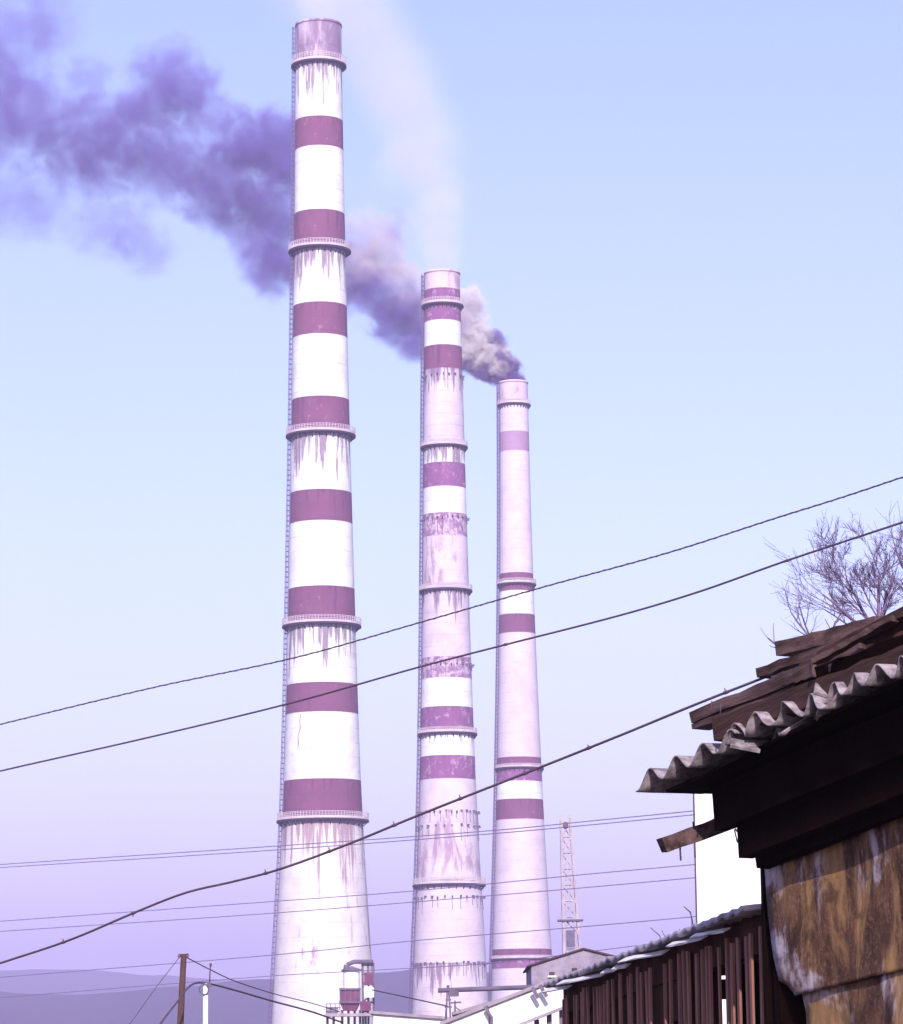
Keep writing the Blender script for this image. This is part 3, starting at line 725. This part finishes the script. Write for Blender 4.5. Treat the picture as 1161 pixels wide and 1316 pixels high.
# ------------------------------------------------------------------ slatted shed
mat_slat = plain('brown_wood_slat', (0.34, 0.16, 0.12), (0.21, 0.09, 0.07), 5, stretch=(2, 2, .3))
mat_darkwood = plain('dark_brown_boards', (0.085, 0.036, 0.024), (0.045, 0.018, 0.012), 4, stretch=(2, 2, .5), spec=0.03)
mat_slate = plain('pale_corrugated_sheeting', (0.50, 0.43, 0.50), (0.24, 0.20, 0.25), 9, bump=0.4)
mat_edge_strip = plain('bright_roof_edge_strip', (0.80, 0.76, 0.76), (0.60, 0.54, 0.56), 5)
def slatted():
    za, zb = 13.15, 18.6
    A, B = P(985, 1172, za), P(724, 1268, zb)
    root = thing('slatted_shed', Vector((A.x, za, 0)), 'long dark brown slatted timber shed running back from the rusty wall', 'shed')
    def wp(f, dz=0.0, off=0.0):
        p = A.lerp(B, f); e = (B - A); nrm = Vector((-e.y, e.x, 0)).normalized()
        if nrm.x > 0: nrm = -nrm
        return p + nrm * off + Vector((0, 0, dz))
    L = (B - A).length; n = 40
    for i in range(n):
        f = (i + .5) / n
        if .40 < f < .44: continue
        off = .02 + random.uniform(-.012, .012); lean = random.uniform(-.006, .006)
        t = wp(f, -.05 + random.uniform(-.03, .01), off); b = wp(f + lean, 0, off + random.uniform(-.02, .02)); b.z = 0.02
        m = MB(); wd = random.uniform(.030, .05)
        e = (B - A).normalized()
        m.bar(b, t, .011, wd, up=e, rough=.0015, n=4); m.build('slat', mat_slat, root)
    for f in (.004, .30, .42, .70, .995):
        t = wp(f, -.05, -.06); m = MB(); m.bar((t.x, t.y, 0), t, .12, .12); m.build('post', mat_darkwood, root)
    m = MB(); m.bar(wp(0, -.07, -.03), wp(1, -.07, -.03), .06, .16); m.build('header_beam', mat_darkwood, root)
    m = MB(); m.bar(wp(.28, -.24, -.035), wp(.66, -.24, -.035), .04, .18); m.build('header_board', mat_darkwood, root)
    for fz in (.55, 1.3):
        m = MB(); a, b = wp(0, 0, -.03), wp(1, 0, -.03); a.z = b.z = fz; m.bar(a, b, .05, .09); m.build('rail', mat_darkwood, root)
    # boards behind part of the slats, back wall and far end wall with openings
    m = MB(); a, b = wp(.74, 0, -.12), wp(1, 0, -.12); m.bar((a.x, a.y, 1.0), (b.x, b.y, 1.0), .03, 2.0); m.build('inner_boarding', mat_darkwood, root)
    m = MB(); a, b = wp(0, 0, -2.4), wp(1, 0, -2.4); m.bar((a.x, a.y, A.z + .14 - 1.25), (b.x, b.y, B.z + .14 - 1.25), .05, 2.5); m.build('back_wall', mat_darkwood, root)
    E0, E1 = wp(1, 0, -.05), wp(1, 0, -2.4)
    def endx(px):   # fraction along the end wall seen at photo x
        return P(px, 1290, E0.y).x
    o1, o2 = (endx(864), endx(888)), (endx(928), endx(946)); top = P(870, 1285, E0.y).z
    xs = [E0.x, o1[0], o1[1], o2[0], o2[1], E1.x + .05]
    def hx(k): return .035 + .065 * (k / 4)
    for k in range(0, 6, 2):
        m = MB(); m.box(((xs[k] + xs[k + 1]) / 2, E0.y, (B.z + hx(k)) / 2), xs[k + 1] - xs[k], .05, B.z + hx(k)); m.build('end_wall', mat_darkwood, root)
    for (l, r) in (o1, o2):
        m = MB(); m.box(((l + r) / 2, E0.y, (top + B.z + .03) / 2), r - l, .045, B.z + .03 - top); m.build('end_wall', mat_darkwood, root)
    for px in (872, 880): m = MB(); x = endx(px); m.box((x, E0.y, top / 2), .016, .03, top); m.build('window_bar', mat_darkwood, root)
    # corrugated roof with ragged pale edge
    m = MB(); nw = 380; rows = []
    for j, (off, dz) in enumerate(((.10, .02), (.05, .025), (-1.2, .10), (-2.5, .18))):
        rows.append([m.vert(wp(-.01 + 1.02 * i / nw, dz + .006 * math.sin(i * 2 * math.pi / 14) + (noise.noise((i * .05, j, 2)) * .012), off + noise.noise((i * .09, 3, j)) * .012)) for i in range(nw + 1)])
    for j in range(3):
        for i in range(nw): m.face((rows[j][i], rows[j + 1][i], rows[j + 1][i + 1], rows[j][i + 1]), smooth=True)
    o = m.build('roof_sheet', mat_slate, root); sdf = o.modifiers.new('thickness', 'SOLIDIFY'); sdf.thickness = .022
    for (f0, f1, w, o1) in ((.10, .17, .045, .15), (.19, .27, .05, .15), (.36, .47, .06, .20), (.55, .58, .05, .10), (.61, .64, .05, .10), (.68, .82, .06, .22), (.90, .97, .05, .16)):  # strips turned to full sun, standing in for bright gaps at the edge
        a, b = wp(f0, -.03, .05), wp(f1, -.03, .03 + o1 * .6)
        ax = (b - a).normalized(); sn = (SDIR - ax * SDIR.dot(ax)).normalized()
        m = MB(); m.bar(a, b, .006, w * .8, up=sn.cross(ax), rough=.002, n=5); m.build('sunward_edge_strip', mat_edge_strip, root)
    for fz in (.2, .5, .8):
        m = MB(); m.bar(wp(fz, .0, -.02), wp(fz, .10, -2.3), .05, .07); m.build('rafter', mat_darkwood, root)
slatted()

# ------------------------------------------------------------------ rusty shed in the right foreground
def rust_mat():
    t = NT('rusty_sheet_metal', 0.7)
    v = t.coord('Object', (1, 1, 1)); vs_ = t.coord('Object', (1, 1, .28))
    big = t.noise(v, 2.2, 5, 0.6, 0.8); fine = t.noise(vs_, 14, 8, 0.7, 0.4); mid = t.noise(vs_, 4.0, 6, 0.65, 1.0)
    c = t.mix(t.ramp(fine, .35, .7), (0.050, 0.019, 0.010), (0.165, 0.075, 0.040))
    c = t.mix(t.math('MULTIPLY', t.ramp(mid, .50, .66), .8), c, (0.40, 0.215, 0.085))
    grit = t.noise(v, 60, 5, .7)
    c = t.mix(t.math('MULTIPLY', t.ramp(grit, .45, .75), .45), c, (0.36, 0.22, 0.17))
    pale = t.math('ADD', t.math('MULTIPLY', big, .75), t.math('MULTIPLY', fine, .3))
    c = t.mix(t.math('MULTIPLY', t.ramp(pale, .54, .64), .85), c, (0.58, 0.48, 0.56))
    c = t.mix(t.math('MULTIPLY', t.ramp(t.noise(v, 2.6, 6, .7, 1.0), .48, .64), .8), c, (0.040, 0.016, 0.010))
    t.color(c); t.bump(t.math('ADD', t.math('MULTIPLY', big, 1.5), fine), .5, .012)
    return t.m
mat_rust = rust_mat()
GR = (0, -.15, -1.159)
mat_old = plain('old_brown_timber', (0.125, 0.072, 0.075), (0.030, 0.014, 0.012), 9, bump=.8, dist=.006, grain=GR)
mat_olddark = plain('old_dark_timber', (0.070, 0.032, 0.028), (0.028, 0.012, 0.010), 9, bump=.8, dist=.006, grain=GR)
mat_black = plain('shade_black_timber', (0.004, 0.0014, 0.001), (0.008, 0.003, 0.002), 5, bump=.3, spec=0.02)  # near-black colour carries the deep shade under the eave
mat_asb = plain('grey_asbestos_cement', (0.40, 0.33, 0.36), (0.09, 0.068, 0.072), 18, bump=.4, dist=.004)
C0 = P(981, 1112, 12.9); C0 = Vector((C0.x, C0.y, 0))
dv, nv = Vector((.400, -.916, 0)).normalized(), Vector((-.916, -.400, 0)).normalized()
def loc(s, n, z): return C0 + dv * s + nv * n + Vector((0, 0, z))
def onwall(px, py, n=0.0):
    d = (P(px, py, 10) - EYE); q = C0 + nv * n
    t = (q - EYE).dot(nv) / d.dot(nv); p = EYE + d * t
    return ((p - C0).dot(dv), p.z)
def eave(px, py): return onwall(px, py, .394)
def rusty_shed():
    root = thing('rusty_shed', C0, 'rusty sheet-metal shed with a broken corrugated eave, right foreground', 'shed')
    def sheet(name, left, top, bottom_px, n, mat, seed, amp):
        """metal sheet on the wall plane, left = ragged edge as wall points (s, z) top to bottom"""
        m = MB(); nz, ns = 60, 60; rows = []
        for j in range(nz + 1):
            f = j / nz
            z = left[0][1] + (left[-1][1] - left[0][1]) * f
            for a, b in zip(left, left[1:]):
                if b[1] <= z <= a[1] + 1e-6: sl = a[0] + (b[0] - a[0]) * (a[1] - z) / max(1e-6, a[1] - b[1]); break
            row = []
            for i in range(ns + 1):
                s = sl + (3.2 - sl) * i / ns
                zz = z + (bottom_px(s) * f if bottom_px else 0) + (top * s * (1 - f))
                q = noise.noise((s * 2.3 + seed, zz * 1.6, seed)) * amp + noise.noise((s * 7, zz * 4, seed)) * amp * .25
                if i < 4: q -= (4 - i) * .004
                row.append(m.vert(loc(s, n + q, zz)))
            rows.append(row)
        for j in range(nz):
            for i in range(ns): m.face((rows[j][i], rows[j + 1][i], rows[j + 1][i + 1], rows[j][i + 1]), smooth=True)
        o = m.build(name, mat, root); k = o.modifiers.new('thickness', 'SOLIDIFY'); k.thickness = .004
        return o
    s0, zseam = onwall(1028, 1277); s1, zs1 = onwall(1161, 1246); slope = (zs1 - zseam) / (s1 - s0)
    L = [(-.02, 2.75)] + [onwall(*p) for p in ((980, 1110), (984, 1170), (990, 1225), (997, 1258), (1008, 1264), (1018, 1279))]
    L = [(a, min(b, L[i - 1][1] - .01) if i else b) for i, (a, b) in enumerate(L)]
    zb = L[-1][1]
    up = sheet('wall_sheet', L, .12, lambda s: (zseam + slope * (s - s0)) - zb, 0.0, mat_rust, 1.7, .016)
    tag(up, 'upper rusty sheet with a torn left edge')
    L2 = [onwall(*p, -.025) for p in ((1020, 1262), (1026, 1290), (1032, 1318))] + [(onwall(1032, 1318, -.025)[0], 0.02)]
    sheet('wall_sheet', L2, .22, None, -.025, mat_rust, 5.2, .012)
    for (px, z1) in ((1004, None), (1090, None)):
        s, _ = onwall(px, 1290, -.12); m = MB(); m.bar(loc(s, -.10, 0), loc(s, -.10, 2.7), .09, .09); m.build('post', mat_black, root)
    # plates under the eave, ends staggered; lowest one extended to paint wall shade
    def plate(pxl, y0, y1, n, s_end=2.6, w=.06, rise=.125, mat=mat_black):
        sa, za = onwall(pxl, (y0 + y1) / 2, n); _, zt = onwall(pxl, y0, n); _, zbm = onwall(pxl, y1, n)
        m = MB(); m.bar(loc(sa, n, za), loc(s_end, n, za + rise * (s_end - sa)), w, zt - zbm, rough=.003, n=6); return m.build('shade_wall_plate', mat, root)
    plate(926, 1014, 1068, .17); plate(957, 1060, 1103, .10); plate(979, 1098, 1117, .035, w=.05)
    # gable end and back so the shed is a closed building
    gv = -nv
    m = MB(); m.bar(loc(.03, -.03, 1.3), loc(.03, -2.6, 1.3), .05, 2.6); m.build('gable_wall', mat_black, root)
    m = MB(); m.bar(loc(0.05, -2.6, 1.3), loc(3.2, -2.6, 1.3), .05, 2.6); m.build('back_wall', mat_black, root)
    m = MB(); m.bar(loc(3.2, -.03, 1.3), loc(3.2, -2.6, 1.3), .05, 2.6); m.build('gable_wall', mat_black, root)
    # protruding timber with nails
    m = MB(); a, b = P(851, 1086.5, 12.95), P(972, 1044, 13.05); m.bar(a, b, .075, .058, rough=.003, n=6); tb = m.build('projecting_beam', mat_old, root)
    for (x, y0, y1) in ((874, 1087, 1106), (892.5, 1078, 1102), (891, 1056, 1066)):
        m = MB(); m.tube([P(x, y0, 12.95), P(x + 1, y1, 12.95)], .004, 5); nl = m.build('nail', mat_wire); nl.parent = tb; nl.location = -tb.parent.location - tb.location
    m = MB(); m.tube([P(945, 1065, 12.9), P(950, 1072, 12.9), P(954, 1066, 12.9), P(949, 1080, 12.9)], .004, 5); m.tube([P(944, 1066, 12.9), P(948, 1083, 12.9)], .003, 5); m.build('loose_wire', mat_wire, root)
    # black boards added under the corrugated sheets to paint the eave's shade
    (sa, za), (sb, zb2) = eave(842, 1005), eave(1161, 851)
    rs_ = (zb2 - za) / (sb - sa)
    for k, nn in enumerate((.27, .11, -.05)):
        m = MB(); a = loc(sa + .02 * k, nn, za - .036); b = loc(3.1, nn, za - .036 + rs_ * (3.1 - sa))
        m.bar(a, b, .155, .012, rough=.002, n=10); m.build('eave_shade_board', mat_black, root)
    # corrugated asbestos sheets
    def corr(p0, p1, pitch, amp, phase, n_in=-2.7, dz=0.0, slope_in=.02, jag=.0, lift=0.0, n_out=.394, seed=0):
        (sa, za), (sb, zb_) = onwall(*p0, n_out), onwall(*p1, n_out)
        ln = sb - sa; ns = int(ln / pitch * 18); m = MB(); rows = []
        ins = [n_out, n_out - .06, n_out - .3, -.4, n_in]
        for j, nn in enumerate(ins):
            row = []
            for i in range(ns + 1):
                s = sa + ln * i / ns; z = za + (zb_ - za) * i / ns
                jg = (noise.noise((s * 9 + seed, 1.3, 0)) * jag if j == 0 else 0)
                w = math.sin(2 * math.pi * ((s - sa) / pitch) + phase)
                row.append(m.vert(loc(s, nn + jg, z + dz + amp * w + (n_out - nn) * slope_in + lift * (1 - min(1, (n_out - nn) / .5)) * math.sin(math.pi * i / ns) + noise.noise((s * 3, nn * 2, seed)) * .006)))
            rows.append(row)
        for j in range(len(ins) - 1):
            for i in range(ns): m.face((rows[j][i], rows[j + 1][i], rows[j + 1][i + 1], rows[j][i + 1]), smooth=True)
        o = m.build('roof_sheet', mat_asb, root); k = o.modifiers.new('thickness', 'SOLIDIFY'); k.thickness = .006; k.offset = 1
        return o
    corr((817, 1006), (945, 944), .218, .031, R(-110), slope_in=.0, seed=1)
    corr((928, 949), (1070, 894), .19, .033, R(-60), slope_in=.02, jag=.05, lift=.012, seed=2, dz=.004, n_out=.40)
    corr((945, 958), (1066, 905), .215, .024, R(40), slope_in=.03, jag=.10, seed=5, dz=-.01, n_out=.36)
    corr((1052, 895), (1175, 853), .165, .029, R(-100), slope_in=.02, jag=.03, seed=3, dz=.010, n_out=.39)
    corr((1165, 852), (1330, 785), .18, .022, R(-100), slope_in=.02, jag=.03, seed=4, dz=.0, n_out=.39)
    m = MB(); m.bar(P(925, 939, 12.45), P(1190, 838, 11.2), .05, .085, rough=.006, n=12); m.build('upstand_board', mat_olddark, root)
    m = MB(); m.bar(P(985, 899, 12.3), P(1200, 822, 11.15), .05, .09, rough=.006, n=12); m.build('upstand_board', mat_black, root)
    # broken shards stuck between the sheets
    for (x, y, a) in ((1066, 890, .3), (1085, 897, -.2), (958, 958, .2)):
        m = MB(); c = P(x, y, 11.75 if x > 1000 else 12.2)
        m.box(c, .11, .07, .010, Matrix.Rotation(a, 3, 'Y') @ Matrix.Rotation(.3 + a, 3, 'X')); m.build('broken_shard', mat_asb, root)
rusty_shed()
def plank(label, p0, p1, y0, y1, w, h, rough=.004, mat=None):
    m = MB(); m.bar(P(*p0, y0), P(*p1, y1), w, h, rough=rough, n=10)
    return tag(m.build('plank', mat or mat_old), label, 'plank', 'weathered planks heaped on the shed roof')
plank('long weathered plank lying lowest along the roof edge, split end at left', (902, 923), (1120, 834), 12.6, 11.7, .10, .046, .007)
plank('thin lath under the lowest roof plank', (899, 935), (1100, 858), 12.6, 11.8, .08, .024, .005)
plank('middle plank on the shed roof, holding the thick cable end', (988, 866), (1150, 812), 12.4, 11.8, .12, .036, .006)
plank('topmost plank on the shed roof, pointing left before the bare tree', (1014, 836), (1140, 803), 12.4, 12.0, .13, .056, .005)
plank('steep dark plank propped across the others at the right edge', (1060, 846), (1200, 772), 11.9, 11.4, .08, .035, .005, mat_olddark)
plank('thin lath with pale flaking paint beside the topmost plank', (1048, 851), (1150, 795), 11.72, 11.5, .05, .018, .003, mat_old)
plank('short block wedged between the lowest and middle planks', (1008, 877), (1060, 862), 12.15, 11.9, .10, .05)
plank('broad board behind the others at the right edge', (1040, 866), (1200, 802), 12.0, 11.5, .10, .06, .007, mat_olddark)
plank('rough board just above the broken corrugated sheets', (1075, 858), (1200, 818), 11.8, 11.3, .06, .03, .007)
for k, (x, y0, y1) in enumerate(((915, 901, 912), (927, 903, 911))):
    m = MB(); m.tube([P(x, y0, 12.2), P(x - 1, y1 + 6, 12.2)], .003, 5)
    tag(m.build('nail', mat_wire), ('bent nail nearest the split end of the lowest plank', 'second nail standing in the lowest plank')[k], 'nail')

# ------------------------------------------------------------------ bare trees
mat_bark = plain('haze_tinted_bark', (0.20, 0.13, 0.23), (0.13, 0.08, 0.16), 6)  # violet put into the bark for distance haze and light through twigs
def bare_tree(name, label, base, forks, seed, rmin=.0024, levels=5):
    rnd = random.Random(seed); tr, br, tw = MB(), MB(), MB()
    def grow(p, d, L, r, lev):
        n = 4; pts, rr = [p.copy()], [r]; dd = d.copy(); kids = []
        for i in range(n):
            dd = (dd + Vector((rnd.uniform(-1, 1), rnd.uniform(-1, 1), rnd.uniform(-.6, 1))) * .13 + Vector((0, 0, .05))).normalized()
            p = p + dd * (L / n); pts.append(p.copy()); rr.append(max(rmin * .6, r * (1 - .5 * (i + 1) / n)))
            if lev > 0 and i >= 0:
                for _ in range(rnd.choice((1, 1, 2) if lev < 4 else (1, 2))):
                    ax = Vector((rnd.uniform(-1, 1), rnd.uniform(-1, 1), rnd.uniform(-1, 1))).normalized()
                    kd = (Matrix.Rotation(R(rnd.uniform(26, 58)), 3, ax) @ dd).normalized()
                    kids.append((p.copy(), kd, L * rnd.uniform(.42, .72), max(rmin, rr[-1] * .52), lev - 1))
        (br if lev >= 3 else tw).tube(pts, rr, 5 if lev >= 3 else 3)
        for k in kids: grow(*k)
    root = thing(name, base, label, 'tree')
    for (q0, q1, r, lev) in forks:
        d = q1 - q0; grow(q0, d.normalized(), d.length, r, lev)
        top = q0
    hub = forks[0][0]
    tr.tube([base, base.lerp(hub, .5) + Vector((.06, .05, 0)), hub], [.19, .15, .10], 10)
    for (q0, q1, r, lev) in forks[1:]: tr.tube([hub, hub.lerp(q0, .5) + Vector((0, 0, .05)), q0], [.09, .06, r], 8)
    tr.build('trunk', mat_bark, root); cr = br.build('crown', mat_bark, root); t2 = tw.build('twigs', mat_bark); t2.parent = cr
    t2.location = -cr.parent.location - cr.location
TD = 30
def tp(x, y, dy=0): return P(x, y, TD + dy)
bare_tree('bare_tree', 'leafless tree with fanning violet twigs above the plank-strewn roof', Vector((tp(1135, 900).x, TD, 0)),
    [(tp(1132, 815), tp(1124, 738), .022, 4), (tp(1126, 815), tp(1096, 748, .3), .019, 4), (tp(1120, 816), tp(1070, 760, -.3), .016, 3), (tp(1130, 812), tp(1150, 762, .4), .020, 3), (tp(1112, 818), tp(1058, 794, .2), .012, 2)], 11)
TD = 34
bare_tree('bare_tree', 'slighter leafless tree whose twigs show left of the topmost plank', Vector((tp(1062, 920).x, TD, 0)),
    [(tp(1050, 830), tp(1008, 794), .016, 2), (tp(1046, 828), tp(1030, 782, .2), .014, 2), (tp(1060, 835), tp(1075, 790, .2), .02, 1), (tp(1020, 845), tp(985, 826, .2), .018, 1)], 23)
TD = 27
bare_tree('bare_tree', 'leafless tree leaning into the picture at the right edge', Vector((tp(1190, 900).x, TD, 0)),
    [(tp(1185, 790), tp(1166, 735), .026, 3), (tp(1187, 780), tp(1192, 720, .3), .026, 3), (tp(1176, 760), tp(1150, 715, .3), .016, 2)], 31)
def shrub():
    rnd = random.Random(4); base = P(850, 1300, 26); base.z = 0
    root = thing('bare_shrub', base, 'few thin leafless shoots above the slatted shed roof', 'shrub'); m = MB()
    for (x, y, x2, y2) in ((853, 1212, 836, 1192), (853, 1212, 851, 1196), (874, 1206, 873, 1194), (890, 1180, 879, 1165), (853, 1212, 866, 1203)):
        a = P(x, y + 4, 26); b = P(x2, y2, 26)
        m.tube([base + Vector(((a.x - base.x) * .4, 0, .5)), a, a.lerp(b, .5) + Vector((.02, 0, .01)), b], [.012, .006, .005, .003], 4)
    m.build('stem', mat_bark, root)
shrub()

# ------------------------------------------------------------------ haze: the air itself
hz = MB(); hz.box((0, 3600, 164.0), 15000, 12000, 332.0)
hm = bpy.data.materials.new('haze_air'); hm.use_nodes = True
hn, hl = hm.node_tree.nodes, hm.node_tree.links; hn.clear()
ho, hv = hn.new('ShaderNodeOutputMaterial'), hn.new('ShaderNodeVolumePrincipled')
hv.inputs['Color'].default_value = (0.75, 0.64, 1.0, 1); hv.inputs['Density'].default_value = 0.00035; hv.inputs['Anisotropy'].default_value = 0.0
hl.new(hv.outputs[0], ho.inputs['Volume'])
tag(hz.build('haze', hm), 'pale violet winter haze filling the air', 'haze', kind='stuff')
